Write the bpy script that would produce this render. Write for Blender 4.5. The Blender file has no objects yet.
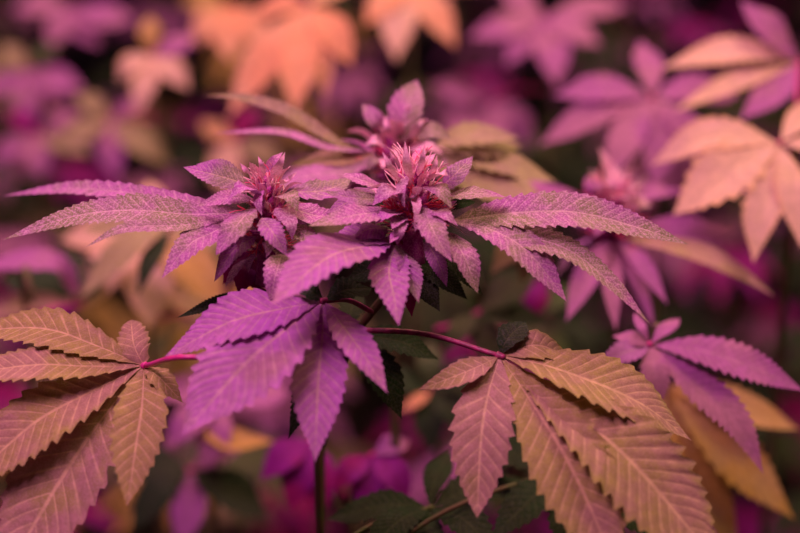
import bpy, math, random
import numpy as np
from mathutils import Vector, Euler

# ------------------------------------------------------------------ camera, world, lights, exposure
C = bpy.context.scene.collection
SC = bpy.context.scene
PITCH = math.radians(20.0)
CAM = np.array([0.0, 0.0, 1.15])
LENS, SENSOR = 70.0, 36.0
FPX = 800 * LENS / SENSOR
FWD = np.array([0, math.cos(PITCH), -math.sin(PITCH)])
UP = np.array([0, math.sin(PITCH), math.cos(PITCH)])
RT = np.array([1.0, 0, 0])

cam_data = bpy.data.cameras.new('camera')
cam = bpy.data.objects.new('camera', cam_data)
C.objects.link(cam)
cam.location = CAM
cam.rotation_euler = (math.pi / 2 - PITCH, 0, 0)
cam_data.lens, cam_data.sensor_width = LENS, SENSOR
cam_data.clip_start, cam_data.clip_end = 0.02, 50
cam_data.dof.use_dof = True
cam_data.dof.focus_distance = 0.70
cam_data.dof.aperture_fstop = 2.8
SC.camera = cam

world = bpy.data.worlds.new('grow_room_air')
SC.world = world
world.use_nodes = True
bg = world.node_tree.nodes['Background']
bg.inputs[0].default_value = (0.50, 0.26, 0.38, 1)
bg.inputs[1].default_value = 0.015


def area(name, loc, target, size, power, col):
    d = bpy.data.lights.new(name, 'AREA')
    d.shape, d.size, d.size_y = 'RECTANGLE', size[0], size[1]
    d.energy, d.color = power, col
    o = bpy.data.objects.new(name, d)
    C.objects.link(o)
    o.location = loc
    o.rotation_euler = (Vector(target) - Vector(loc)).to_track_quat('-Z', 'Y').to_euler()
    return o


area('grow_lamp_magenta', (-0.30, 0.42, 1.75), (0, 0.75, 0.85), (0.45, 0.35), 9.6, (1.0, 0.43, 0.72))
area('grow_lamp_warm', (0.50, 0.85, 1.75), (0.18, 0.72, 0.80), (0.40, 0.40), 6.2, (1.0, 0.66, 0.40))
area('grow_lamp_warm_far', (-0.12, 1.55, 1.75), (-0.12, 1.1, 0.8), (0.35, 0.35), 4.6, (1.0, 0.60, 0.34))
area('grow_lamp_magenta_far', (-.55, 1.5, 1.8), (-.4, 1.6, .8), (.4, .4), 2.4, (1.0, .44, .76))
area('grow_lamp_magenta_side', (.55, 1.6, 1.8), (.4, 1.5, .8), (.4, .4), 1.8, (1.0, .46, .72))

SC.view_settings.view_transform = 'Standard'
SC.view_settings.look = 'None'
SC.view_settings.gamma = 1
SC.view_settings.use_curve_mapping = False
SC.view_settings.exposure = 0.30

rnd = random.Random(7)


# ------------------------------------------------------------------ helpers
def at(px, py, d):
    return CAM + d * (FWD + (px - 400) / FPX * RT + (266.5 - py) / FPX * UP)


def camvec(x, y, z):
    """x right, y up, z towards the viewer, as a world vector"""
    v = x * RT + y * UP - z * FWD
    return v / np.linalg.norm(v)


def unit(v):
    return v / (np.linalg.norm(v) + 1e-12)


def spine(P, n=64):
    """Catmull-Rom through the points, even arc length"""
    P = np.asarray(P, float)
    A = np.vstack([2 * P[0] - P[1], P, 2 * P[-1] - P[-2]])
    out = []
    for i in range(1, len(A) - 2):
        for t in np.linspace(0, 1, 24, endpoint=False):
            p0, p1, p2, p3 = A[i - 1:i + 3]
            out.append(.5 * (2 * p1 + (p2 - p0) * t + (2 * p0 - 5 * p1 + 4 * p2 - p3) * t * t + (3 * p1 - p0 - 3 * p2 + p3) * t ** 3))
    out.append(P[-1])
    out = np.array(out)
    s = np.concatenate([[0], np.cumsum(np.linalg.norm(np.diff(out, axis=0), axis=1))])
    u = np.linspace(0, 1, n)
    q = np.stack([np.interp(u * s[-1], s, out[:, k]) for k in range(3)], 1)
    return u, q, s[-1]


class Geo:
    def __init__(self):
        self.v, self.f, self.uv, self.m = [], [], [], []

    def add(self, v, f, uv=None, m=0):
        b = len(self.v)
        self.v.extend(map(tuple, v))
        self.uv.extend(map(tuple, uv) if uv is not None else [(0, 0)] * len(v))
        self.f.extend(tuple(i + b for i in q) for q in f)
        self.m.extend([m] * len(f))

    def mesh(self, name, mats, origin=(0, 0, 0)):
        me = bpy.data.meshes.new(name)
        o = np.asarray(origin, float)
        me.from_pydata([tuple(np.asarray(p) - o) for p in self.v], [], self.f)
        for mt in mats:
            me.materials.append(mt)
        me.polygons.foreach_set('use_smooth', [True] * len(me.polygons))
        me.polygons.foreach_set('material_index', self.m)
        lay = me.uv_layers.new(name='UVMap')
        li = np.empty(len(me.loops), int)
        me.loops.foreach_get('vertex_index', li)
        uv = np.array(self.uv, float)
        lay.data.foreach_set('uv', uv[li].ravel())
        me.update()
        return me


ORG = {}


def link(name, me, parent=None, origin=(0, 0, 0)):
    o = bpy.data.objects.new(name, me)
    C.objects.link(o)
    o.location = Vector(origin)
    if parent is not None:
        o.parent = parent
        o.location = Vector(np.asarray(origin, float) - ORG[parent.name])
    ORG[o.name] = np.asarray(origin, float)
    return o


def thing(name, label, cat, loc, group=None):
    o = bpy.data.objects.new(name, None)
    C.objects.link(o)
    o.empty_display_size = 0.05
    o.location = Vector(loc)
    ORG[o.name] = np.asarray(loc, float)
    o['label'], o['category'] = label, cat
    if group:
        o['group'] = group
    return o


def leaflet_geo(P, nrm, W, teeth=16, det=1, fold=0.12, sweep=0.95, relief=0.017, seed=0, curl=0.0, twist=0.0, tooth=1.0, shape=(1.35, 1.35)):
    r = random.Random(seed)
    us, sp, L = spine(P)
    tg = np.gradient(sp, axis=0)
    tg /= np.linalg.norm(tg, axis=1)[:, None] + 1e-12
    n = nrm[None, :] - (tg @ nrm)[:, None] * tg
    n /= np.linalg.norm(n, axis=1)[:, None] + 1e-9
    lat = np.cross(tg, n)
    if twist:
        a = twist * us
        n, lat = n * np.cos(a)[:, None] + lat * np.sin(a)[:, None], lat * np.cos(a)[:, None] - n * np.sin(a)[:, None]
    a_, b_ = shape
    pk = a_ / (a_ + b_)
    pm = pk ** a_ * (1 - pk) ** b_
    prof = lambda u: np.clip(u, 0, 1) ** a_ * np.clip(1 - u, 0, 1) ** b_ / pm * min(1, max(0, u / .05)) * W / 2
    if det >= 2:
        fr = [(0, 1.06), (.12, .90), (.35, .925), (.60, .985), (.82, 1.03)]
        vs = np.array([-1, -.86, -.6, -.34, -.1, 0, .1, .34, .6, .86, 1])
    elif det == 1:
        fr = [(0, 1.07), (.16, .88), (.58, .97)]
        vs = np.array([-1, -.7, -.3, 0, .3, .7, 1])
    else:
        fr = [(0, 1.05), (.3, .90)]
        vs = np.array([-1, -.5, 0, .5, 1])
    rows = []
    u0 = 0.03
    rows.append((0.0, .8, 0.0))
    for k in range(teeth):
        j = r.uniform(-.14, .14)
        s = r.uniform(.6, 1.4) * tooth
        for f, e in fr:
            rows.append((u0 + (1 - u0) * (k + f + (j if 0 < k else 0) * .5) / teeth, 1 + (e - 1) * s, k + f))
    rows.append((1.0, 1.0, float(teeth)))
    ph, ph2 = r.uniform(0, 6.28), r.uniform(0, 6.28)
    wv = r.uniform(.03, .09)
    V, UV = [], []
    for (u, e, tk) in rows:
        u = min(max(u, 0), 1)
        w0 = float(prof(u))
        fk = tk - math.floor(tk)
        bulge = math.sin(math.pi * fk)
        for v in vs:
            av = abs(v)
            ue = u + min(sweep * av * w0 / L, .62 * (1 - u))
            w = float(prof(ue))
            p = np.array([np.interp(ue, us, sp[:, k]) for k in range(3)])
            nn = np.array([np.interp(ue, us, n[:, k]) for k in range(3)])
            ll = np.array([np.interp(ue, us, lat[:, k]) for k in range(3)])
            vv = v * (1 + (e - 1) * av * av)
            z = fold * av * w - curl * av * av * w
            z += relief * w * (bulge - .5) * 4 * av * (1.08 - av)
            z += wv * w * av * av * math.sin(9 * u + ph + (1.7 if v > 0 else 0) + ph2)
            if av < 1e-6:
                z -= relief * w * .8
            V.append(p + ll * vv * w + nn * z)
            UV.append((tk, v))
    nc = len(vs)
    F = []
    for i in range(len(rows) - 1):
        for j in range(nc - 1):
            a = i * nc + j
            F.append((a, a + 1, a + nc + 1, a + nc))
    return V, F, UV


def tube_geo(P, r0, r1, sides=8, n=16, cap=True):
    us, sp, L = spine(P, n)
    tg = np.gradient(sp, axis=0)
    V, F = [], []
    ref = np.array([.31, .2, .93])
    for i in range(n):
        t = unit(tg[i])
        a = unit(np.cross(t, ref))
        b = np.cross(t, a)
        rr = r0 + (r1 - r0) * us[i]
        for k in range(sides):
            th = 2 * math.pi * k / sides
            V.append(sp[i] + rr * (a * math.cos(th) + b * math.sin(th)))
    for i in range(n - 1):
        for k in range(sides):
            k2 = (k + 1) % sides
            F.append((i * sides + k, i * sides + k2, (i + 1) * sides + k2, (i + 1) * sides + k))
    if cap:
        V.append(sp[0] - unit(tg[0]) * r0 * .4)
        V.append(sp[-1] + unit(tg[-1]) * r1 * .6)
        a, b = len(V) - 2, len(V) - 1
        for k in range(sides):
            F.append((a, (k + 1) % sides, k))
            F.append((b, (n - 1) * sides + k, (n - 1) * sides + (k + 1) % sides))
    return V, F, [(i // sides / n, 0.5) for i in range(len(V))]


# ------------------------------------------------------------------ materials
def nd(nt, t, **kw):
    n = nt.nodes.new(t)
    for k, v in kw.items():
        setattr(n, k, v)
    return n


def mathn(nt, op, a, b=None, c=None):
    n = nd(nt, 'ShaderNodeMath', operation=op)
    for i, x in enumerate((a, b, c)):
        if x is None:
            continue
        if isinstance(x, (int, float)):
            n.inputs[i].default_value = x
        else:
            nt.links.new(x, n.inputs[i])
    return n.outputs[0]


def mapr(nt, x, a, b, c, d):
    n = nd(nt, 'ShaderNodeMapRange')
    n.clamp = True
    n.interpolation_type = 'SMOOTHSTEP'
    nt.links.new(x, n.inputs[0])
    for i, v in enumerate((a, b, c, d)):
        n.inputs[i + 1].default_value = v
    return n.outputs[0]


def mixc(nt, f, a, b):
    n = nd(nt, 'ShaderNodeMix', data_type='RGBA')
    if isinstance(f, (int, float)):
        n.inputs[0].default_value = f
    else:
        nt.links.new(f, n.inputs[0])
    for x, s in ((a, n.inputs[6]), (b, n.inputs[7])):
        if isinstance(x, tuple):
            s.default_value = (*x, 1)
        else:
            nt.links.new(x, s)
    return n.outputs[2]


def leaf_mat(name, blade, second, vein, frost=0.25, frost_col=(.75, .55, .72), trans=0.22, mix_lo=.42, mix_hi=.62, edge=None, vein_f=.75, shade=None):
    shade = shade or tuple(c * .45 for c in second)
    m = bpy.data.materials.new(name)
    m.use_nodes = True
    nt = m.node_tree
    nt.nodes.clear()
    out = nd(nt, 'ShaderNodeOutputMaterial')
    uv = nd(nt, 'ShaderNodeUVMap')
    uv.uv_map = 'UVMap'
    sep = nd(nt, 'ShaderNodeSeparateXYZ')
    nt.links.new(uv.outputs[0], sep.inputs[0])
    tc = nd(nt, 'ShaderNodeTexCoord')
    geo = nd(nt, 'ShaderNodeNewGeometry')
    # big soft patches of the two blade colours
    n1 = nd(nt, 'ShaderNodeTexNoise')
    n1.inputs['Scale'].default_value = 42
    n1.inputs['Detail'].default_value = 4
    nt.links.new(geo.outputs['Position'], n1.inputs['Vector'])
    oi = nd(nt, 'ShaderNodeObjectInfo')
    sh = mathn(nt, 'ADD', n1.outputs[0], mathn(nt, 'MULTIPLY', mathn(nt, 'SUBTRACT', oi.outputs['Random'], .5), .18))
    col = mixc(nt, mapr(nt, sh, mix_lo, mix_hi, 0, 1), blade, second)
    av = mathn(nt, 'ABSOLUTE', sep.outputs[1])
    if edge:
        col = mixc(nt, mapr(nt, av, .72, 1.02, 0, .8), col, edge)
    # side veins and midrib
    fr = mathn(nt, 'FRACT', sep.outputs[0])
    dist = mathn(nt, 'MINIMUM', fr, mathn(nt, 'SUBTRACT', 1.0, fr))
    side = mathn(nt, 'MULTIPLY', mapr(nt, dist, .02, .12, 1, 0), mapr(nt, av, .55, 1.0, 1, .15))
    mid = mapr(nt, av, .02, .065, 1, 0)
    vm = mathn(nt, 'MAXIMUM', mathn(nt, 'MULTIPLY', side, .75), mid)
    col = mixc(nt, mathn(nt, 'MULTIPLY', vm, vein_f), col, vein)
    # frosty resin hairs
    n2 = nd(nt, 'ShaderNodeTexNoise')
    n2.inputs['Scale'].default_value = 1250
    n2.inputs['Detail'].default_value = 2
    nt.links.new(geo.outputs['Position'], n2.inputs['Vector'])
    n3 = nd(nt, 'ShaderNodeTexNoise')
    n3.inputs['Scale'].default_value = 260
    n3.inputs['Detail'].default_value = 3
    nt.links.new(geo.outputs['Position'], n3.inputs['Vector'])
    col = mixc(nt, mapr(nt, n3.outputs[0], .38, .66, .32, 0), col, shade)
    sp = mapr(nt, n2.outputs[0], .44, .64, 0, frost)
    col = mixc(nt, sp, col, frost_col)
    bsdf = nd(nt, 'ShaderNodeBsdfPrincipled')
    nt.links.new(col, bsdf.inputs['Base Color'])
    bsdf.inputs['Roughness'].default_value = .62
    bsdf.inputs['Specular IOR Level'].default_value = .12
    bsdf.inputs['Sheen Weight'].default_value = .03
    bump = nd(nt, 'ShaderNodeBump')
    bump.inputs['Strength'].default_value = .35
    bump.inputs['Distance'].default_value = .0006
    h = mathn(nt, 'SUBTRACT', mathn(nt, 'MULTIPLY', n2.outputs[0], 1.0), mathn(nt, 'MULTIPLY', vm, .30))
    nt.links.new(h, bump.inputs['Height'])
    nt.links.new(bump.outputs[0], bsdf.inputs['Normal'])
    tr = nd(nt, 'ShaderNodeBsdfTranslucent')
    nt.links.new(col, tr.inputs['Color'])
    mx = nd(nt, 'ShaderNodeMixShader')
    mx.inputs[0].default_value = trans
    nt.links.new(bsdf.outputs[0], mx.inputs[1])
    nt.links.new(tr.outputs[0], mx.inputs[2])
    nt.links.new(mx.outputs[0], out.inputs[0])
    return m


def plain(name, col, col2=None, rough=.5, scale=200, bumpd=0.0004, sss=0.0, spec=.4):
    m = bpy.data.materials.new(name)
    m.use_nodes = True
    nt = m.node_tree
    b = nt.nodes['Principled BSDF']
    geo = nd(nt, 'ShaderNodeNewGeometry')
    n = nd(nt, 'ShaderNodeTexNoise')
    n.inputs['Scale'].default_value = scale
    n.inputs['Detail'].default_value = 3
    nt.links.new(geo.outputs['Position'], n.inputs['Vector'])
    nt.links.new(mixc(nt, mapr(nt, n.outputs[0], .4, .62, 0, 1), col, col2 or col), b.inputs['Base Color'])
    b.inputs['Roughness'].default_value = rough
    b.inputs['Specular IOR Level'].default_value = spec
    bp = nd(nt, 'ShaderNodeBump')
    bp.inputs['Strength'].default_value = .5
    bp.inputs['Distance'].default_value = bumpd
    nt.links.new(n.outputs[0], bp.inputs['Height'])
    nt.links.new(bp.outputs[0], b.inputs['Normal'])
    return m


M = {
    # centre leaves: violet blades, greenish heart
    'violet': leaf_mat('violet_leaf', (.42, .105, .40), (.26, .19, .15), (.60, .42, .30), frost=.28, frost_col=(.72, .42, .62)),
    'violet_soft': leaf_mat('soft_violet_leaf', (.46, .125, .46), (.38, .16, .24), (.62, .38, .34), frost=.16, frost_col=(.72, .36, .64), mix_lo=.42, mix_hi=.70),
    'frosty': leaf_mat('frosty_violet_leaf', (.44, .12, .37), (.28, .23, .13), (.70, .44, .46), frost=.42, frost_col=(.84, .42, .68)),
    'tan': leaf_mat('olive_pink_leaf', (.36, .27, .08), (.42, .23, .17), (.76, .50, .28), frost=.20, frost_col=(.66, .38, .36), edge=(.32, .26, .06)),
    'pink_tan': leaf_mat('pink_olive_leaf', (.43, .22, .20), (.36, .26, .10), (.78, .50, .32), frost=.20, frost_col=(.68, .38, .44), edge=(.42, .21, .19)),
    'green': leaf_mat('shaded_green_leaf', (.014, .042, .008), (.022, .034, .01), (.07, .08, .025), frost=.04),  # blade green darkened to carry the shade under the canopy
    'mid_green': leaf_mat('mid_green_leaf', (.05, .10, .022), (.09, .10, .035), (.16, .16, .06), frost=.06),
    'orange': leaf_mat('orange_leaf', (.86, .36, .18), (.82, .42, .24), (.86, .46, .26), frost=.05),
    'peach': leaf_mat('peach_leaf', (.80, .50, .34), (.78, .46, .38), (.62, .42, .26), frost=.08, edge=(.78, .44, .18)),
    'mauve': leaf_mat('mauve_leaf', (.40, .10, .35), (.46, .17, .30), (.52, .22, .36), frost=.12, frost_col=(.62, .30, .52)),
    'magenta': leaf_mat('magenta_lit_leaf', (.26, .012, .24), (.34, .01, .13), (.3, .02, .2), frost=.0),  # magenta LED light shining through leaves, put into the blade colour
    'yellow': leaf_mat('yellowed_leaf', (.56, .32, .06), (.50, .30, .11), (.60, .42, .14), frost=.05),
    'khaki': leaf_mat('khaki_leaf', (.36, .29, .11), (.38, .25, .16), (.52, .40, .20), frost=.15),
    'petiole': plain('crimson_petiole', (.62, .03, .22), (.50, .02, .22), .4, 300),
    'petiole_dark': plain('dark_red_petiole', (.22, .03, .08), (.40, .03, .14), .45, 300),
    'stem': plain('green_brown_stem', (.10, .10, .03), (.14, .07, .04), .6, 120),
    'tip': leaf_mat('pink_frosted_leaf', (.86, .32, .56), (.78, .36, .50), (.84, .54, .62), frost=.5, frost_col=(.95, .68, .76)),
    'bract': leaf_mat('violet_bract', (.50, .09, .44), (.40, .16, .28), (.6, .35, .48), frost=.45, frost_col=(.84, .54, .70)),
    'calyx': leaf_mat('bud_calyx', (.46, .015, .36), (.52, .05, .32), (.6, .2, .45), frost=.35, frost_col=(.84, .42, .62), trans=.15),  # magenta light passing through the bud is put into this colour
    'pistil': plain('pink_pistil', (.98, .50, .62), (1.0, .66, .70), .5, 400),
    'pistil_red': plain('red_pistil', (.95, .10, .16), (.95, .08, .30), .5, 400),
    'sheet': plain('dark_wall_sheeting', (.03, .02, .03), (.04, .025, .035), .6, 20, .002),
    'soil': plain('dark_soil', (.018, .013, .010), (.035, .024, .018), .95, 60, .01),
}

# ------------------------------------------------------------------ setting: the bed the plants stand in
g = Geo()
N = 24
for i in range(N + 1):
    for j in range(N + 1):
        g.v.append((-3 + 6 * i / N, -1 + 6 * j / N, rnd.uniform(-.008, .004)))
        g.uv.append((0, 0))
for i in range(N):
    for j in range(N):
        a = i * (N + 1) + j
        g.f.append((a, a + N + 1, a + N + 2, a + 1))
        g.m.append(0)
fl = link('floor', g.mesh('floor', [M['soil']]))
fl['kind'] = 'structure'




def wall(name, a, b):
    g = Geo()
    (x0, y0, z0), (x1, y1, z1) = a, b
    v = [(x, y, z) for x in (x0, x1) for y in (y0, y1) for z in (z0, z1)]
    g.add(v, [(0, 1, 3, 2), (4, 6, 7, 5), (0, 4, 5, 1), (2, 3, 7, 6), (0, 2, 6, 4), (1, 5, 7, 3)])
    me = g.mesh(name, [M['sheet']])
    me.polygons.foreach_set('use_smooth', [False] * len(me.polygons))
    o = link(name, me)
    o['kind'] = 'structure'


wall('wall_back', (-3, 5, -.05), (3, 5.08, 2.6))
wall('wall_left', (-3.08, -1, -.05), (-3, 5.08, 2.6))
wall('wall_right', (3, -1, -.05), (3.08, 5.08, 2.6))


# ------------------------------------------------------------------ plant parts
SEED = [0]


def make_leaflet(parent, name, base, path, wpx, d1, nrm, mat, det=2, bulge=.006, **kw):
    """base: (px,py,depth); path: list of (px,py) or (px,py,depth) to the tip"""
    SEED[0] += 1
    pts = [base]
    n = len(path)
    seg = [0]
    prev = base
    for q in path:
        seg.append(seg[-1] + math.hypot(q[0] - prev[0], q[1] - prev[1]))
        prev = q
    for i, q in enumerate(path):
        t = seg[i + 1] / seg[-1]
        d = q[2] if len(q) > 2 else base[2] + (d1 - base[2]) * t - bulge * math.sin(math.pi * t)
        pts.append((q[0], q[1], d))
    P = [at(*p) for p in pts]
    if len(P) == 2:
        mid = (P[0] + P[1]) / 2 + np.array([0, 0, 1]) * .05 * np.linalg.norm(P[1] - P[0])
        P = [P[0], mid, P[1]]
    L = sum(np.linalg.norm(P[i + 1] - P[i]) for i in range(len(P) - 1))
    T = unit(P[-1] - P[0])
    nn = unit(nrm - (nrm @ T) * T)
    lt = np.cross(T, nn)
    l2 = np.array([lt @ RT, lt @ UP])
    t2 = np.array([T @ RT, T @ UP])
    t2 = t2 / (np.linalg.norm(t2) + 1e-9)
    s = abs(l2[0] * t2[1] - l2[1] * t2[0])
    dm = (pts[0][2] + pts[-1][2]) / 2
    W = wpx * dm / FPX / max(s, .40)
    W = min(W * (1 if det >= 2 else .88), .50 * L)
    teeth = kw.pop('teeth', None) or int(min(24, max(9, L / (.20 * W))))
    if det == 0:
        teeth = min(teeth, 12)
    V, F, UV = leaflet_geo(P, nrm, W, teeth=teeth, det=det, seed=SEED[0], **kw)
    g = Geo()
    g.add(V, F, UV)
    return link(name, g.mesh(name, [M[mat]], P[0]), parent, P[0])


def fan(plant, hub, attach, nrm, mat, leaflets, det=2, r=.0012, pet='petiole', d1=None, fold=.12, via=None, label=None):
    """a fan leaf: the petiole with its crimson hub, one child for each leaflet"""
    H = at(*hub)
    A = at(*attach) if attach is not None else H - camvec(0, -.2, 1) * -.0 + np.array([0, .03, -.05])
    mid = at(*via) if via else (A + H) / 2 + np.array([0, 0, .08]) * np.linalg.norm(H - A)
    g = Geo()
    g.add(*tube_geo([A, mid, H], r * 1.05, r * .9, 8, 14))
    # swollen node where the leaflets meet
    g.add(*tube_geo([H - unit(H - mid) * r * 1.2, H, H + unit(H - mid) * r * 1.6], r * 1.5, r * 1.1, 8, 6))
    o = link('fan_leaf', g.mesh('fan_leaf', [M[pet]], A), plant, A)
    if label:
        o['label'] = label
    nv = camvec(*nrm)
    for l in leaflets:
        w, dt, path = l[:3]
        kw = dict(l[3]) if len(l) > 3 else {}
        mt = kw.pop('mat', mat)
        nn = camvec(*kw.pop('n')) if 'n' in kw else nv
        dd = kw.pop('det', det)
        kw.setdefault('fold', fold)
        make_leaflet(o, 'leaflet', hub, path, w, dt, nn, mt, det=dd, **kw)
    return o


def calyx_geo(p, d, L, R, rs=7):
    """teardrop bract: swollen base, drawn-out beak"""
    d = unit(d)
    a = unit(np.cross(d, np.array([.3, .5, .81])))
    b = np.cross(d, a)
    prof = [(0, .25), (.12, .75), (.32, 1.0), (.55, .78), (.78, .36), (1.0, .05)]
    V, F, UV = [], [], []
    for i, (t, q) in enumerate(prof):
        for k in range(rs):
            th = 2 * math.pi * k / rs + i * .25
            V.append(p + d * L * t + R * q * (a * math.cos(th) + b * math.sin(th)))
            UV.append((t * 2, .5))
    for i in range(len(prof) - 1):
        for k in range(rs):
            k2 = (k + 1) % rs
            F.append((i * rs + k, i * rs + k2, (i + 1) * rs + k2, (i + 1) * rs + k))
    return V, F, UV


def flower(plant, top, bot, rpx, ncal, npis, seed, det=1, leaf='frosty', nleaf=24, calyx='calyx', plen=1.0, leafscale=1.0):
    r = random.Random(seed)
    T, B = at(*top), at(*bot)
    ax = T - B
    H = np.linalg.norm(ax)
    ax = unit(ax)
    a = unit(np.cross(ax, np.array([.1, -1, .2])))
    b = np.cross(ax, a)
    R = rpx * top[2] / FPX
    g = Geo()
    g.add(*tube_geo([B - ax * .012, B, (T + B) / 2, T - ax * H * .25], R * .35, R * .10, 7, 10))
    tips = []
    for i in range(ncal):
        h = ((i + .5) / ncal) ** .9
        th = i * 2.39996 + r.uniform(-.5, .5)
        rad = R * (1 - .62 * h ** 1.8) * (.6 + .4 * min(1, h * 5)) * r.uniform(.75, 1.15)
        dr = a * math.cos(th) + b * math.sin(th)
        el = .0 + 1.15 * h + r.uniform(-.45, .45)
        d = unit(dr * math.cos(el) + ax * math.sin(el))
        p = B + ax * H * (h * .86 + r.uniform(-.03, .03)) + dr * rad * .22
        L = R * r.uniform(.26, .44)
        g.add(*calyx_geo(p, d, L, L * r.uniform(.26, .36), 7 if det else 5))
        tips.append((p + d * L * .8, d, dr, h))
    o = link('flower_bud', g.mesh('flower_bud', [M[calyx]], B), plant, B)
    g = Geo()
    for i in range(npis):
        p, d, dr, h = tips[min(len(tips) - 1, int(len(tips) * r.random() ** .85))]
        for _ in range(2):
            L = R * r.uniform(.18, .62) * plen
            dd = unit(d + np.array([r.uniform(-.6, .6) for _ in range(3)]) + ax * (.1 + .7 * h))
            c = np.array([r.uniform(-.6, .6) for _ in range(3)])
            P = [p - d * L * .2, p + dd * L * .5 + c * L * .15, p + unit(dd + c * .9) * L]
            red = r.random() < (.85 if h < .55 else .22)
            g.add(*tube_geo(P, (.00032 if red else .00048), .00018, 4, 7, False), m=1 if red else 0)
    for i in range(npis // 3):
        th = r.uniform(0, 6.28)
        dr = a * math.cos(th) + b * math.sin(th)
        h = r.uniform(.12, .55)
        p = B + ax * H * h + dr * R * .42
        L = R * r.uniform(.25, .5)
        d = unit(dr + ax * r.uniform(-.3, .5) + np.array([r.uniform(-.6, .6) for _ in range(3)]))
        c = np.array([r.uniform(-.6, .6) for _ in range(3)])
        g.add(*tube_geo([p, p + d * L * .5 + c * L * .2, p + unit(d + c) * L], .00042, .00018, 4, 7, False), m=1)
    ps = link('pistils', g.mesh('pistils', [M['pistil'], M['pistil_red']], B), o, B)
    ps['kind'] = 'stuff'
    ps['label'] = 'pink and red hair-like pistils'
    for i in range(nleaf):
        h = .02 + .95 * (i + r.random() * .6) / nleaf
        th = i * 2.39996 + 1.1 + r.uniform(-.4, .4)
        dr = a * math.cos(th) + b * math.sin(th)
        el = -.75 + 2.1 * h + r.uniform(-.3, .3)
        d = unit(dr * math.cos(el) + ax * math.sin(el))
        L = R * r.uniform(.65, 1.35) * (1.05 - .25 * h) * leafscale
        p = B + ax * H * h * .88 + dr * R * .46 * (1 - .75 * h)
        SEED[0] += 1
        P = [p, p + d * L * .55 + ax * L * .10, p + d * L - ax * L * r.uniform(-.08, .12)]
        V, F, UV = leaflet_geo(P, unit(ax * 1.0 + dr * -.2 + d * .1), L * r.uniform(.26, .44), teeth=6, det=min(det, 1), seed=SEED[0], fold=r.uniform(.1, .7), relief=.06, twist=r.uniform(-.9, .9))
        g = Geo()
        g.add(V, F, UV)
        mt = 'tip' if h > .50 else (leaf if r.random() < .6 else 'bract')
        link('sugar_leaf', g.mesh('sugar_leaf', [M[mt]], p), o, p)
    return o


def sugar(bud, base, path, w, d1, nrm, mat='frosty', det=2, **kw):
    kw.setdefault('shape', (.80, 1.15))
    return make_leaflet(bud, 'sugar_leaf', base, path, w, d1, camvec(*nrm), mat, det=det, **kw)


def stem(plant, pts, r0, r1, mat='stem', name='stem'):
    P = [np.asarray(p, float) if len(p) == 3 and p[2] < 0.0 else at(*p) for p in pts]
    g = Geo()
    g.add(*tube_geo(P, r0, r1, 10, 40))
    return link(name, g.mesh(name, [M[mat]], P[0]), plant, P[0])


def rooted(label, low, group=None, name='cannabis_plant'):
    """the Empty stands on the bed straight under the pixel/depth point LOW"""
    p = at(*low)
    return thing(name, label, 'plant', (p[0], p[1], 0.0), group), np.array([p[0], p[1], -0.02])


# ------------------------------------------------------------------ centre plant
cp, root = rooted('purple cannabis plant in sharp focus, tallest frosty bud, two big leaves on crimson stalks', (322, 470, .77))
stem(cp, [root, (319, 520, .77), (325, 450, .765), (346, 350, .735), (388, 292, .712), (410, 245, .705)], .0024, .0020)
bud = flower(cp, (413, 166, .700), (412, 236, .702), 44, 60, 120, 11, leaf='frosty', nleaf=56, leafscale=.85)
up_n = (0, .85, .5)
# sugar leaves round the centre bud
sugar(bud, (442, 186, .700), [(455, 174), (473, 156)], 32, .700, (-.45, .25, .85), 'violet', fold=.05)
sugar(bud, (446, 197, .698), [(475, 193), (506, 197)], 14, .695, up_n)
sugar(bud, (386, 199, .695), [(355, 198), (323, 191)], 14, .690, (0, .5, .8), 'violet')
sugar(bud, (388, 190, .700), [(362, 180), (339, 173)], 12, .700, (0, .8, .6))
sugar(bud, (392, 211, .692), [(355, 215), (308, 226)], 22, .675, (.1, .75, .65))
sugar(bud, (388, 228, .694), [(368, 229), (351, 241)], 20, .685, (.2, .6, .7), 'violet', curl=.5)
sugar(bud, (423, 207, .688), [(434, 232), (452, 262)], 27, .675, (.25, .45, .85), 'frosty')
sugar(bud, (404, 217, .690), [(399, 230), (397, 246)], 14, .684, (0, .4, .9), 'bract')
sugar(bud, (449, 232, .694), [(465, 258), (478, 294)], 28, .684, (.45, .5, .75), 'frosty')
sugar(bud, (426, 240, .700), [(438, 262), (447, 287)], 18, .695, (-.2, .3, .9), 'violet')
sugar(bud, (446, 207, .712), [(460, 203), (476, 202)], 12, .712, (0, .2, 1), 'green')
for pa, w, mt, n in (([(411, 180), (407, 163), (405, 141)], 11, 'tip', (-.2, .1, 1)), ([(418, 176), (422, 160), (425, 144)], 9, 'tip', (.3, .1, 1)),
                     ([(400, 182), (390, 166), (382, 151)], 9, 'tip', (-.4, .2, .9)), ([(426, 182), (434, 168), (437, 155)], 10, 'tip', (.4, .2, .9)),
                     ([(405, 200), (390, 189), (372, 206)], 20, 'bract', (-.1, .75, .65)), ([(423, 187), (440, 190), (452, 209)], 20, 'frosty', (.1, .75, .65)),
                     ([(406, 176), (401, 190), (405, 208)], 13, 'bract', (-.3, .2, .95)), ([(430, 180), (442, 172), (449, 176)], 14, 'tip', (.2, .6, .8)),
                     ([(402, 214), (386, 214), (375, 224)], 16, 'bract', (-.2, .7, .7)), ([(428, 212), (444, 214), (458, 226)], 16, 'bract', (.2, .7, .7)),
                     ([(413, 192), (417, 206), (414, 224)], 12, 'tip', (.1, .3, .95))):
    sugar(bud, (*pa[0], .694), pa[1:], w, .683, n, mt, det=1, teeth=6)
sugar(bud, (374, 190, .705), [(352, 200), (325, 214)], 22, .700, (0, .7, .7), 'violet')
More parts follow.
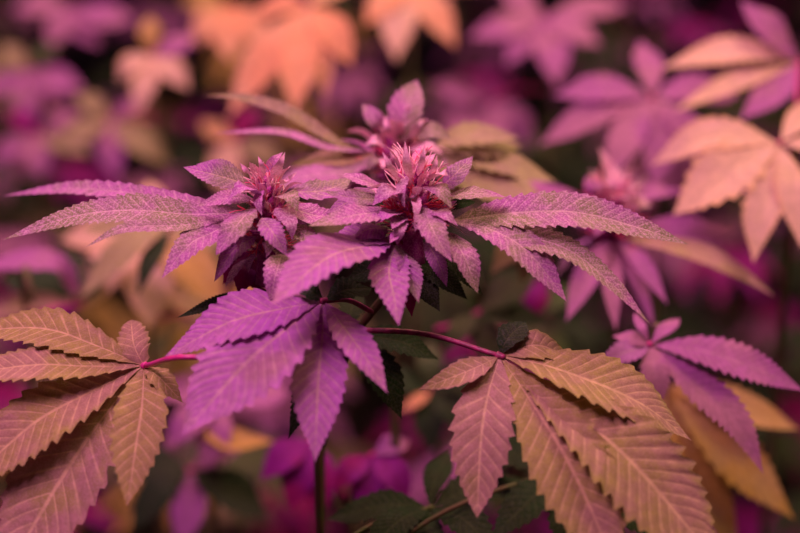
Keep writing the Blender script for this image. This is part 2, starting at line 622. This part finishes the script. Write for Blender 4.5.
# long leaf reaching right
fan(cp, (450, 221, .702), (414, 238, .704), (0, .80, .6), 'frosty', [
    (38, .700, [(510, 213), (575, 212), (640, 228), (690, 245)], dict(n=(0, .62, .78), teeth=25, fold=.16, shape=(.95, 1.2))),
    (27, .690, [(505, 232), (565, 248), (612, 284), (650, 324)], dict(n=(.25, .7, .66), teeth=24, fold=.1, shape=(.95, 1.25))),
    (34, .684, [(490, 229), (528, 252), (568, 303)], dict(n=(-.1, .75, .66), teeth=18)),
], r=.0009, pet='petiole_dark')
# fan right under the bud
fan(cp, (396, 243, .696), (410, 246, .705), (-.1, .6, .8), 'violet', [
    (46, .640, [(365, 246), (325, 259), (270, 306)], dict(n=(-.15, .75, .65), mat='violet_soft', teeth=15)),
    (42, .655, [(389, 270), (394, 296), (399, 326)], dict(n=(.0, .35, .94), teeth=12, shape=(.85, 1.2))),
    (22, .672, [(407, 265), (419, 304)], dict(n=(.5, .3, .8))),
    (22, .690, [(372, 236), (345, 236), (327, 243)], dict(n=(0, .8, .6))),
], r=.0010, pet='petiole_dark')
# broad front fan
fan(cp, (324, 301, .684), (372, 312, .715), (-.12, .55, .82), 'violet_soft', [
    (84, .640, [(290, 326), (245, 364), (181, 436)], dict(teeth=17, n=(-.25, .55, .80))),
    (56, .648, [(322, 340), (318, 385), (315, 463)], dict(teeth=16, n=(.05, .35, .94))),
    (32, .655, [(346, 330), (366, 358), (388, 394)], dict(teeth=13, n=(.3, .5, .8))),
    (46, .675, [(285, 308), (230, 322), (164, 357)], dict(teeth=18, n=(-.1, .75, .65))),
    (26, .690, [(310, 290), (300, 280)], dict(mat='green')),
    (30, .700, [(345, 290), (372, 288)], dict(mat='green')),
], pet='petiole_dark')
# right fan leaf on its dark red stalk
fan(cp, (500, 356, .690), (352, 330, .72), (.1, .55, .82), 'tan', [
    (24, .682, [(465, 372), (418, 390)], dict(mat='pink_tan', n=(0, .6, .8), teeth=9)),
    (62, .664, [(488, 395), (481, 440), (477, 518)], dict(mat='pink_tan', teeth=12, n=(-.05, .42, .9), shape=(1.0, 1.05))),  # pinker blade colour stands in for magenta light on this leaflet
    (82, .650, [(530, 400), (570, 465), (620, 575)], dict(teeth=16, n=(-.05, .5, .86), mat='tan', shape=(1.4, 1.1))),
    (86, .655, [(554, 400), (628, 458), (717, 562)], dict(teeth=20, n=(.1, .55, .83), shape=(1.6, .95))),
    (50, .690, [(555, 368), (635, 400), (692, 441)], dict(teeth=17, n=(.15, .8, .58))),
    (30, .710, [(536, 345), (572, 358)], dict(n=(.1, .7, .7), teeth=9)),
    (26, .705, [(508, 338), (526, 321)], dict(n=(-.2, .4, .9), teeth=8, mat='green')),
], r=.0013, via=(425, 334, .705), pet='petiole_dark')
# left fan leaf on its crimson stalk
fan(cp, (144, 366, .698), (330, 372, .722), (-.1, .6, .8), 'tan', [
    (36, .715, [(95, 345), (40, 328), (-40, 332)], dict(n=(0, .75, .66), teeth=16)),
    (32, .690, [(85, 366), (30, 365), (-60, 378)], dict(n=(0, .7, .7), teeth=18)),
    (62, .672, [(90, 392, .690), (30, 426, .682), (-50, 500, .676)], dict(n=(-.1, .65, .75), teeth=18)),
    (92, .660, [(111, 407, .689), (68, 468, .680), (0, 582, .668)], dict(n=(-.05, .55, .84), teeth=15, mat='pink_tan', shape=(1.45, 1.05))),
    (54, .672, [(142, 405, .680), (136, 445, .668), (127, 506, .655)], dict(n=(.1, .42, .9), teeth=12, shape=(1.0, 1.1))),
    (20, .690, [(160, 378), (183, 403)], dict(n=(.3, .5, .8), teeth=7)),
    (32, .715, [(134, 345), (131, 320)], dict(n=(0, .5, .9), teeth=7, shape=(.5, .45), curl=.3)),
], r=.0013, via=(196, 357, .664))
# shaded green leaves low on the plant
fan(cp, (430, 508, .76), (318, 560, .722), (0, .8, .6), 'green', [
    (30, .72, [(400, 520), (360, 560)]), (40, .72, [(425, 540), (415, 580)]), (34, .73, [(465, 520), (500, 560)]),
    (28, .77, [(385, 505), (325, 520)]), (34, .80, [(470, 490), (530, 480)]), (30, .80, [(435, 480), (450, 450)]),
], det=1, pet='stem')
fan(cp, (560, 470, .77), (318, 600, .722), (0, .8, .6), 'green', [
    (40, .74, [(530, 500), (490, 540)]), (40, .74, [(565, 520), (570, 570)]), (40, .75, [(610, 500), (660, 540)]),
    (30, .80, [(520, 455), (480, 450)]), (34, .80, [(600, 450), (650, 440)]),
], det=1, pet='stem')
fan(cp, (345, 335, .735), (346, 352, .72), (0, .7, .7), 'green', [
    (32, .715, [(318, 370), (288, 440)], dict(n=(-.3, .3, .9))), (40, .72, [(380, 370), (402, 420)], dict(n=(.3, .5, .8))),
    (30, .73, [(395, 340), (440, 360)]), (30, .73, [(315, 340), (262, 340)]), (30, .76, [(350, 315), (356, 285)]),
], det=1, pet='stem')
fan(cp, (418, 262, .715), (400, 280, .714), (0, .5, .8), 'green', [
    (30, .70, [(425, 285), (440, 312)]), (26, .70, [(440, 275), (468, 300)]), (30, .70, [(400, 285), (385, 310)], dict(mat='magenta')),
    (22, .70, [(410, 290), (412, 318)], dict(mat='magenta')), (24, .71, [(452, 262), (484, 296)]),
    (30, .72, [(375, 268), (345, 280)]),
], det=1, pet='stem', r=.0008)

# ------------------------------------------------------------------ left plant
lp, root = rooted('purple cannabis plant with shorter frosty bud, long serrated leaf stretching to photo left edge', (324, 470, .80))
stem(lp, [root, (322, 520, .80), (326, 430, .79), (300, 340, .745), (272, 290, .725), (266, 255, .712)], .0022, .0018)
bud = flower(lp, (267, 171, .705), (268, 258, .710), 38, 60, 100, 23, nleaf=54, leafscale=.85)
fan(lp, (244, 212, .706), (267, 240, .712), (0, .8, .6), 'frosty', [
    (30, .700, [(190, 214), (130, 210), (70, 217), (2, 240)], dict(n=(0, .62, .78), teeth=26, shape=(.95, 1.25))),
    (20, .765, [(200, 202), (140, 194), (70, 188), (2, 196)], dict(n=(0, .6, .8), teeth=22, det=1)),
    (15, .700, [(190, 224, .692), (125, 228, .684), (84, 248, .680)], dict(n=(0, .6, .8), teeth=18)),
    (30, .680, [(215, 231), (190, 244), (161, 279)], dict(n=(-.2, .5, .84), teeth=13)),
], r=.0008, pet='petiole_dark')
sugar(bud, (252, 208, .692), [(236, 226), (216, 255)], 36, .680, (-.4, .5, .78), shape=(.6, .9), teeth=9)
sugar(bud, (262, 218, .688), [(274, 234), (287, 256)], 22, .680, (.2, .4, .9), 'violet')
sugar(bud, (252, 186, .705), [(220, 176), (183, 167)], 24, .705, (0, .5, .85), 'violet')
sugar(bud, (250, 190, .712), [(222, 166), (196, 164)], 14, .715, (0, .6, .8), 'violet')
sugar(bud, (252, 198, .700), [(225, 198), (196, 206)], 16, .692, (0, .6, .8), 'frosty')
sugar(bud, (282, 254, .690), [(276, 274), (270, 300)], 40, .680, (-.1, .4, .9), 'frosty', shape=(.5, .9), teeth=8)
sugar(bud, (256, 236, .700), [(232, 252), (214, 282)], 20, .695, (-.4, .3, .85), 'violet')
sugar(bud, (288, 206, .700), [(318, 216), (350, 214)], 26, .705, (0, .8, .6), 'frosty')
sugar(bud, (290, 224, .700), [(308, 238), (320, 250)], 20, .695, (.2, .6, .75), 'frosty')
sugar(bud, (290, 192, .710), [(325, 190), (352, 178)], 22, .72, (0, .8, .6), 'violet')
sugar(bud, (264, 172, .704), [(274, 160), (283, 152)], 10, .700, (-.3, .2, .9), 'frosty')
for pa, w, mt, n in (([(264, 176), (262, 166), (258, 156)], 10, 'tip', (-.2, .1, 1)), ([(272, 178), (280, 164), (285, 152)], 11, 'tip', (.3, .1, 1)),
                     ([(254, 182), (247, 172), (240, 163)], 9, 'tip', (-.4, .2, .9)), ([(280, 184), (290, 178), (297, 172)], 9, 'tip', (.4, .2, .9)),
                     ([(258, 196), (244, 186), (228, 199)], 18, 'bract', (-.1, .75, .65)), ([(278, 196), (290, 196), (298, 212)], 20, 'frosty', (.1, .75, .65)),
                     ([(262, 190), (258, 200), (262, 216)], 13, 'bract', (-.3, .2, .95)), ([(276, 208), (290, 222), (292, 240)], 20, 'bract', (.2, .5, .8)),
                     ([(270, 226), (272, 240), (266, 258)], 18, 'frosty', (.1, .3, .95)), ([(250, 222), (240, 234), (238, 250)], 16, 'bract', (-.2, .4, .9))):
    sugar(bud, (*pa[0], .698), pa[1:], w, .687, n, mt, det=1, teeth=6)
fan(lp, (262, 290, .73), (270, 300, .732), (0, .5, .85), 'green', [
    (16, .71, [(220, 302), (176, 318)]), (28, .72, [(240, 262), (222, 285)], dict(mat='magenta')), (30, .72, [(280, 300), (300, 330)]),
    (30, .72, [(245, 310), (225, 345)]), (28, .71, [(250, 268), (238, 296)], dict(mat='magenta')),
], det=1, pet='petiole_dark')

# ------------------------------------------------------------------ rear plant behind the two buds
rp, root = rooted('slightly blurred pink purple plant directly behind the two sharp buds, pointed leaf standing up', (395, 300, .83))
stem(rp, [root, (395, 300, .83), (397, 180, .795)], .004, .002)
bud = flower(rp, (398, 130, .785), (398, 182, .792), 42, 70, 70, 31, det=1, leaf='frosty', nleaf=34)
sugar(bud, (403, 142, .778), [(405, 112), (417, 80)], 40, .785, (-.1, .1, 1), 'frosty', det=1, shape=(.75, .95), fold=.2)
sugar(bud, (384, 132, .780), [(374, 118), (362, 104)], 20, .782, (-.2, .2, .9), 'frosty', det=1)
sugar(bud, (414, 136, .780), [(432, 130), (452, 138)], 20, .78, (.1, .5, .9), 'frosty', det=1)
for pa, w, mt, n in (([(394, 140), (388, 128), (384, 116)], 10, 'tip', (-.2, .1, 1)), ([(410, 140), (418, 126), (424, 118)], 10, 'tip', (.3, .1, 1)),
                     ([(388, 150), (376, 140), (364, 146)], 13, 'tip', (-.1, .6, .8)), ([(410, 150), (428, 146), (444, 154)], 13, 'tip', (.1, .6, .8)),
                     ([(398, 146), (396, 156), (400, 172)], 11, 'tip', (0, .3, .95)), ([(386, 160), (374, 160), (366, 172)], 13, 'frosty', (-.1, .6, .8))):
    sugar(bud, (*pa[0], .778), pa[1:], w, .772, n, mt, det=1, teeth=6)
fan(rp, (378, 152, .785), (396, 168, .792), (0, .8, .6), 'frosty', [
    (15, .80, [(345, 146), (290, 112), (245, 98), (203, 95)], dict(n=(-.3, .5, .8), mat='khaki')),
    (9, .79, [(330, 148), (280, 132), (214, 133)]),
    (22, .80, [(355, 158), (325, 158), (288, 166)], dict(mat='pink_tan', n=(0, .7, .7))),
    (26, .78, [(350, 170), (300, 178), (262, 196)], dict(mat='frosty')),
], det=1, pet='petiole_dark')
fan(rp, (430, 150, .83), (398, 172, .793), (0, .75, .66), 'khaki', [
    (40, .84, [(470, 146), (522, 146)]), (34, .83, [(490, 160), (558, 182)]), (44, .81, [(475, 180), (550, 204)]),
    (34, .81, [(455, 180), (470, 215)]), (30, .83, [(465, 135), (520, 138)]),
], det=1, pet='petiole_dark')

# ------------------------------------------------------------------ right rear plant (pink bud beside the long leaf)
qp, root = rooted('blurred pink budded plant behind the tip of the long right-hand leaf', (615, 330, .90))
stem(qp, [root, (615, 330, .90), (614, 240, .87)], .004, .002)
bud = flower(qp, (614, 185, .86), (614, 240, .866), 46, 60, 60, 41, det=0, leaf='mauve', nleaf=12, leafscale=1.1)
for pa, w, n in (([(606, 200), (600, 188), (590, 178)], 12, (-.4, .1, .9)), ([(612, 200), (612, 186), (610, 176)], 12, (0, .1, 1)), ([(620, 200), (628, 190), (634, 180)], 12, (.4, .1, .9)),
                 ([(606, 210), (594, 204), (582, 208)], 18, (-.1, .6, .8)), ([(624, 210), (638, 202), (652, 206)], 18, (.1, .6, .8)), ([(614, 206), (614, 216), (612, 230)], 16, (0, .3, .95))):
    sugar(bud, (*pa[0], .855), pa[1:], w, .85, n, 'tip', det=0)
sugar(bud, (600, 205, .86), [(590, 188), (586, 176)], 14, .86, (0, .2, .9), 'mauve', det=0)
fan(qp, (614, 236, .862), (614, 250, .872), (0, .7, .7), 'mauve', [
    (24, .84, [(690, 250), (735, 270), (776, 297)], dict(mat='pink_tan')), (34, .88, [(670, 232), (742, 230)]), (22, .83, [(640, 262), (668, 305)]),
    (30, .83, [(590, 270), (566, 322)]), (24, .83, [(612, 285), (616, 332)]), (18, .84, [(635, 275), (655, 330)]),
    (34, .88, [(580, 215), (528, 178)]), (24, .88, [(640, 195), (690, 190)]),
], det=1, pet='petiole')
fan(qp, (560, 205, .88), (614, 262, .875), (0, .7, .7), 'peach', [
    (40, .86, [(520, 240), (490, 275)], dict(mat='pink_tan')), (34, .88, [(535, 240), (520, 285)], dict(mat='pink_tan')), (30, .9, [(535, 190), (500, 175)], dict(mat='khaki')),
], det=0)

gm, root = rooted('dim green plant in the gap below the long right leaf, short crimson petiole', (520, 380, .98))
stem(gm, [root, (520, 380, .98), (518, 330, .96)], .0035, .002)
fan(gm, (478, 313, .90), (436, 330, .90), (0, .7, .7), 'mid_green', [
    (36, .90, [(500, 295), (540, 268)]), (34, .89, [(505, 315), (548, 322)]), (36, .88, [(485, 335), (500, 372)]), (30, .90, [(470, 290), (470, 258)]), (26, .88, [(460, 330), (446, 352)]),
], det=1, r=.0016, via=(456, 324, .895))
fan(gm, (530, 320, .95), (518, 335, .96), (0, .7, .7), 'mid_green', [
    (40, .95, [(550, 300), (585, 290)]), (36, .94, [(545, 335), (575, 360)]), (40, .96, [(515, 300), (500, 275)]), (34, .95, [(535, 300), (545, 275)], dict(mat='magenta')), (30, .95, [(520, 340), (505, 365)]),
], det=1)

ul, root = rooted('blurred violet plant in the upper left corner', (50, 200, 1.34))
stem(ul, [root, (50, 200, 1.34), (52, 120, 1.3)], .004, .002)
fan(ul, (70, 8, 1.30), (52, 60, 1.31), (0, .6, .8), 'mauve', [
    (44, 1.28, [(95, 15), (135, 20)]), (40, 1.28, [(60, 25), (50, 50)]), (40, 1.3, [(40, 5), (10, 10)]), (36, 1.28, [(85, 30), (100, 48)]),
], det=0)
fan(ul, (30, 70, 1.28), (52, 110, 1.3), (0, .6, .8), 'mauve', [
    (40, 1.26, [(55, 80), (85, 90)]), (40, 1.26, [(30, 95), (28, 125)]), (40, 1.27, [(10, 80), (-20, 95)]), (40, 1.28, [(40, 55), (60, 45)], dict(mat='mid_green')), (36, 1.28, [(15, 55), (0, 45)], dict(mat='khaki')),
], det=0)
fan(ul, (40, 135, 1.25), (52, 140, 1.3), (0, .6, .8), 'mauve', [
    (40, 1.23, [(65, 140), (90, 155)], dict(mat='khaki')), (40, 1.23, [(40, 155), (42, 180)]), (40, 1.24, [(15, 145), (-10, 165)]), (36, 1.25, [(60, 120), (80, 112)]), (36, 1.25, [(25, 120), (5, 112)], dict(mat='magenta')),
], det=0)

# ------------------------------------------------------------------ small right plant with crimson hub
sp_, root = rooted('mauve fan-leaved plant at right with crimson hub, in front of yellowed leaf', (652, 430, .81))
stem(sp_, [root, (652, 430, .815), (655, 372, .80)], .0035, .002)
fan(sp_, (650, 345, .778), (655, 372, .80), (.1, .6, .8), 'mauve', [
    (26, .765, [(625, 352), (597, 366)], dict(mat='violet_soft')), (34, .76, [(655, 372), (657, 412)], dict(n=(0, .4, .9))),
    (42, .755, [(690, 380), (735, 420), (764, 475)], dict(teeth=20)), (40, .77, [(700, 350), (755, 368), (806, 392)], dict(teeth=20)),
    (12, .79, [(642, 328), (634, 312)]), (14, .80, [(664, 330), (680, 318)], dict(n=(0, .8, .6))), (16, .78, [(632, 338), (612, 336)]),
], det=1)
fan(sp_, (665, 385, .87), (655, 400, .808), (0, .7, .7), 'yellow', [
    (60, .86, [(700, 420), (795, 520)]), (55, .86, [(690, 450), (740, 560)]), (40, .87, [(720, 400), (800, 430)]), (40, .87, [(640, 430), (610, 480)]),
], det=1)

# ------------------------------------------------------------------ pale plant, upper right
pp, root = rooted('pale peach fan-leaved plant at upper right, hub near photo edge', (790, 230, .93))
stem(pp, [root, (790, 230, .92), (792, 165, .88)], .004, .002)
fan(pp, (780, 143, .865), (792, 165, .88), (0, .62, .78), 'peach', [
    (40, .88, [(735, 135), (695, 140), (650, 166)]), (62, .85, [(745, 158), (710, 185), (672, 216)]),
    (48, .83, [(772, 185), (760, 215), (753, 264)], dict(n=(0, .4, .9))), (40, .83, [(792, 190), (802, 250)], dict(n=(.1, .4, .9))),
    (40, .88, [(830, 150), (880, 190)]), (30, .92, [(800, 120), (830, 100)]),
], det=1)
fan(pp, (800, 62, .95), (792, 175, .885), (0, .7, .7), 'peach', [
    (34, .95, [(740, 50), (660, 68)]), (24, .93, [(740, 80), (672, 112)]), (36, .92, [(775, 90), (740, 120)], dict(mat='mauve')), (40, .95, [(770, 30), (740, 0)], dict(mat='mauve')),
], det=1)

# ------------------------------------------------------------------ mauve star leaf plant
ms, root = rooted('blurred mauve plant with star-shaped leaf, left of the pale peach leaf', (660, 200, 1.05))
stem(ms, [root, (660, 200, 1.05), (664, 130, 1.0)], .004, .002)
fan(ms, (652, 98, .98), (664, 130, 1.0), (0, .6, .8), 'mauve', [
    (36, .98, [(600, 110), (538, 146)]), (34, .99, [(605, 88), (552, 96)]), (40, .95, [(625, 140), (608, 182)]),
    (44, .95, [(660, 140), (655, 190)]), (40, 1.0, [(690, 90), (740, 95)]), (34, 1.02, [(650, 70), (640, 40)]), (36, .95, [(690, 130), (720, 170)]),
], det=0)
fan(ms, (690, 150, 1.02), (664, 150, 1.01), (0, .6, .8), 'mauve', [
    (50, 1.0, [(650, 180), (620, 215)]), (50, 1.0, [(690, 190), (690, 230)]), (40, 1.0, [(730, 170), (770, 200)]),
], det=0)

# ------------------------------------------------------------------ top centre mauve plant
tm, root = rooted('blurred mauve plant near the top, right of the small orange leaf', (550, 120, 1.25))
stem(tm, [root, (550, 120, 1.25), (548, 50, 1.22)], .004, .002)
fan(tm, (545, 18, 1.18), (548, 50, 1.22), (0, .6, .8), 'mauve', [
    (34, 1.16, [(510, 25), (468, 38)]), (34, 1.15, [(525, 40), (505, 66)]), (42, 1.13, [(552, 50), (556, 86)], dict(n=(0, .35, .9))),
    (34, 1.15, [(575, 32), (602, 46)]), (30, 1.2, [(590, 8), (630, 5)]), (30, 1.2, [(520, 0), (500, -20)]),
], det=0)
fan(tm, (490, 100, 1.2), (549, 90, 1.235), (0, .6, .8), 'mauve', [
    (50, 1.18, [(470, 120), (440, 150)]), (50, 1.17, [(490, 130), (490, 165)]), (50, 1.18, [(460, 90), (430, 85)]), (40, 1.2, [(515, 120), (530, 150)]),
], det=0)

# ------------------------------------------------------------------ orange plants at the top
op, root = rooted('orange drooping fan-leaved plant at the top, left one of the two orange leaves', (312, 80, 1.16))
stem(op, [root, (312, 80, 1.16), (312, 30, 1.12)], .004, .002)
fan(op, (308, 6, 1.08), (312, 30, 1.12), (0, .5, .86), 'orange', [
    (44, 1.05, [(270, 50), (228, 118)]), (50, 1.04, [(300, 50), (294, 112)], dict(n=(0, .35, .94))), (40, 1.06, [(332, 30), (352, 66)]),
    (36, 1.06, [(318, 50), (326, 98)]), (30, 1.1, [(280, 5), (250, 15)]), (30, 1.12, [(330, -10), (350, -20)]),
], det=0)
oq, root = rooted('salmon orange leaf plant at the top, above and behind the upright pointed leaf', (410, 60, 1.24))
stem(oq, [root, (410, 60, 1.24), (408, 20, 1.2)], .004, .002)
fan(oq, (406, -22, 1.15), (408, 20, 1.2), (0, .5, .86), 'orange', [
    (34, 1.12, [(385, 0), (364, 26)]), (44, 1.11, [(398, 20), (396, 62)], dict(n=(0, .35, .94), mat='peach')), (38, 1.12, [(432, 8), (456, 48)]),
    (30, 1.14, [(450, -20), (490, -10)]),
], det=0)
or_, root = rooted('red orange leaf plant near the top, left of the drooping orange one', (232, 90, 1.34))
stem(or_, [root, (232, 90, 1.34), (232, 40, 1.3)], .004, .002)
fan(or_, (228, 6, 1.26), (232, 40, 1.3), (0, .5, .86), 'orange', [
    (40, 1.24, [(210, 20), (196, 46)]), (44, 1.23, [(228, 30), (230, 62)]), (40, 1.24, [(250, 25), (268, 50)]), (34, 1.26, [(200, 0), (180, 5)], dict(mat='yellow')),
], det=0)
fan(or_, (236, 140, 1.2), (232, 120, 1.34), (0, .5, .86), 'orange', [
    (44, 1.18, [(225, 165), (235, 200)], dict(mat='peach')), (40, 1.2, [(260, 150), (285, 165)], dict(mat='khaki')), (40, 1.2, [(215, 130), (200, 120)]), (40, 1.2, [(245, 125), (255, 105)], dict(mat='magenta')),
], det=0)

# small peach leaf, top left
pq, root = rooted('blurred small peach leaf plant at upper left beside a dark gap', (155, 140, 1.22))
stem(pq, [root, (155, 140, 1.22), (155, 80, 1.18)], .004, .002)
fan(pq, (152, 55, 1.13), (155, 80, 1.18), (0, .5, .86), 'peach', [
    (30, 1.11, [(144, 85), (138, 116)]), (30, 1.12, [(172, 70), (190, 90)]), (26, 1.12, [(130, 65), (118, 82)]), (34, 1.14, [(150, 35), (150, 15)], dict(mat='yellow')), (34, 1.14, [(175, 45), (195, 35)], dict(mat='mauve')),
], det=0)
fan(pq, (110, 120, 1.2), (155, 120, 1.21), (0, .5, .86), 'khaki', [
    (34, 1.18, [(85, 130), (60, 150)]), (34, 1.18, [(110, 145), (118, 180)], dict(mat='mauve')), (34, 1.18, [(140, 140), (170, 165)]), (30, 1.2, [(95, 105), (75, 95)]), (30, 1.2, [(130, 105), (140, 95)], dict(mat='mauve')),
], det=0)

# ------------------------------------------------------------------ left middle plants
lm, root = rooted('peach and yellow leaved plant below the long left leaf, softly blurred', (150, 330, 1.02))
stem(lm, [root, (150, 330, 1.02), (152, 270, .99)], .004, .002)
fan(lm, (150, 235, .97), (152, 270, .99), (0, .6, .8), 'peach', [
    (60, .95, [(110, 265), (85, 310)]), (64, .94, [(150, 280), (150, 330)]), (50, .95, [(190, 265), (225, 310)], dict(mat='yellow')),
    (50, .98, [(110, 230), (60, 240)]), (40, .98, [(190, 235), (230, 240)], dict(mat='khaki')), (40, 1.0, [(150, 205), (150, 180)]),
], det=0)
fan(lm, (170, 228, .90), (152, 300, 1.0), (-.2, .7, .7), 'khaki', [
    (34, .88, [(130, 245), (80, 298)]), (24, .88, [(150, 262), (138, 296)], dict(mat='green')), (30, .92, [(130, 225), (80, 228)]),
], det=0)
fan(lm, (215, 320, 1.0), (152, 320, 1.015), (0, .6, .8), 'yellow', [
    (50, .98, [(190, 350), (170, 390)]), (44, .98, [(225, 350), (235, 400)]), (44, 1.0, [(190, 300), (160, 295)], dict(mat='peach')), (44, 1.0, [(240, 300), (260, 280)]),
], det=0)
lv, root = rooted('violet leaved plant at the left edge below the long leaf', (30, 370, .93))
stem(lv, [root, (30, 370, .93), (32, 300, .9)], .004, .002)
fan(lv, (80, 305, .93), (32, 320, .9), (0, .75, .66), 'mauve', [
    (24, .92, [(30, 302), (-30, 322)], dict(mat='pink_tan')), (34, .96, [(50, 285), (0, 278)], dict(mat='green')), (22, .90, [(60, 264), (20, 262), (-30, 272)], dict(mat='mauve')),
    (20, .90, [(50, 318), (10, 335)], dict(mat='magenta')), (34, .97, [(90, 280), (60, 250)], dict(mat='green')), (26, .9, [(84, 285), (90, 260)], dict(mat='khaki')),
], det=0)

# ------------------------------------------------------------------ low blurred plants between the front leaves
lowp, root = rooted('low mauve and yellow plant seen between the left leaf and the front leaf', (215, 500, .98))
stem(lowp, [root, (215, 500, .98), (215, 450, .96)], .004, .002)
fan(lowp, (222, 400, .93), (215, 450, .96), (0, .7, .7), 'mauve', [
    (34, .92, [(190, 420), (165, 450)]), (44, .92, [(215, 430), (205, 470)]), (26, .92, [(220, 436), (275, 442)], dict(mat='yellow')), (40, .95, [(190, 390), (150, 390)]),
    (40, .95, [(260, 395), (290, 390)]),
], det=0)
fan(lowp, (190, 470, .96), (215, 470, .97), (0, .7, .7), 'mauve', [
    (40, .95, [(160, 490), (130, 530)], dict(mat='green')), (40, .94, [(190, 500), (180, 550)]), (40, .95, [(230, 490), (270, 520)], dict(mat='green')), (40, .98, [(150, 465), (110, 470)], dict(mat='green')),
    (40, .98, [(220, 450), (245, 440)], dict(mat='mauve')),
], det=0)
lowq, root = rooted('plant lit deep crimson and violet low behind the thin centre stem', (335, 530, .93))
stem(lowq, [root, (350, 560, .93), (345, 500, .90)], .004, .002)
fan(lowq, (312, 440, .90), (345, 500, .90), (0, .6, .8), 'magenta', [
    (46, .89, [(300, 470), (290, 510)]), (40, .89, [(320, 475), (318, 520)]), (40, .89, [(285, 455), (260, 480)]),
], det=0)
fan(lowq, (372, 455, .86), (345, 500, .90), (0, .6, .8), 'magenta', [
    (40, .85, [(350, 470), (335, 490)]), (40, .85, [(370, 490), (355, 520)]), (40, .85, [(395, 475), (410, 500)]), (30, .87, [(390, 445), (410, 440)], dict(mat='mauve')),
], det=0)
lowr, root = rooted('dark green and mauve plant deep below the crimson stalk of the right leaf', (440, 460, 1.02))
stem(lowr, [root, (440, 460, 1.02), (440, 420, 1.0)], .004, .002)
fan(lowr, (430, 390, .95), (440, 420, 1.0), (0, .7, .7), 'green', [
    (13, .93, [(415, 402), (398, 412)], dict(mat='orange')), (36, .93, [(430, 420), (430, 455)]), (36, .93, [(455, 410), (480, 440)]), (36, .95, [(400, 380), (370, 370)]), (36, .95, [(460, 375), (500, 370)]),
    (36, .96, [(430, 365), (430, 340)], dict(mat='mid_green')),
], det=0)


# ------------------------------------------------------------------ the rest of the bed: plants far out of focus
def proto_fan(name, mat, seed):
    r = random.Random(seed)
    g = Geo()
    pl = .35
    H = np.array([0, pl, .10])
    g.add(*tube_geo([np.zeros(3), np.array([0, pl * .5, .09]), H], .012, .010, 6, 8), m=1)
    for a, L in ((0, 1), (.55, .92), (-.55, .92), (1.1, .72), (-1.1, .72), (1.75, .42), (-1.75, .42)):
        a += r.uniform(-.1, .1)
        d = np.array([math.sin(a), math.cos(a), 0])
        L *= r.uniform(.9, 1.1)
        P = [H, H + d * L * .5 + np.array([0, 0, .02]), H + d * L + np.array([0, 0, -.30 * L])]
        V, F, UV = leaflet_geo(P, np.array([0, 0, 1.0]), .24 * L + .03, teeth=12, det=0, seed=seed + int(a * 10) + 50)
        g.add(V, F, UV)
    return g.mesh(name, [M[mat], M['petiole_dark']])


protos = {k: [proto_fan('fan_leaf', k, i * 13 + 5) for i in range(2)] for k in ('mauve', 'khaki', 'green', 'mid_green', 'yellow', 'magenta')}


def filler(x, y, h, kinds, seed, label, group):
    r = random.Random(seed)
    p = thing('cannabis_plant', label, 'plant', (x, y, 0), group)
    g = Geo()
    g.add(*tube_geo([np.array([x, y, -.02]), np.array([x + r.uniform(-.01, .01), y, h * .5]), np.array([x, y, h])], .006, .002, 7, 10))
    link('stem', g.mesh('stem', [M['stem']], (x, y, 0)), p, (x, y, 0))
    nodes = 6
    for k in range(nodes):
        z = h * (.52 + .47 * k / (nodes - 1))
        for s in (0, 1):
            me = r.choice(protos[r.choice(kinds)])
            o = bpy.data.objects.new('fan_leaf', me)
            C.objects.link(o)
            o.parent = p
            o.location = (0, 0, z)
            o.rotation_euler = (r.uniform(-.35, .15), r.uniform(-.15, .15), k * 1.57 + s * math.pi + r.uniform(-.4, .4))
            sc = (.115 - .05 * k / nodes) * r.uniform(.85, 1.15)
            o.scale = (sc, sc, sc)
    return p


fr = random.Random(99)
F_LABEL = 'heavily blurred leafy plant deep in the bed, behind all the recognisable leaves'
k = 0
for row in range(6):
    y = 1.16 + row * .24
    nx = 4 + row // 2
    for i in range(nx):
        x = (i - (nx - 1) / 2) * .23 + fr.uniform(-.05, .05)
        kinds = ['mauve', 'mid_green', 'khaki', 'green', 'magenta', 'yellow', 'mauve'] if x < .02 else ['mauve', 'green', 'mid_green', 'mauve', 'green', 'magenta']
        filler(x, y + fr.uniform(-.04, .04), .665 + (y - 1.15) * .21 + fr.uniform(-.05, .05), kinds, 300 + k, F_LABEL, 'out of focus plants filling the bed')
        k += 1
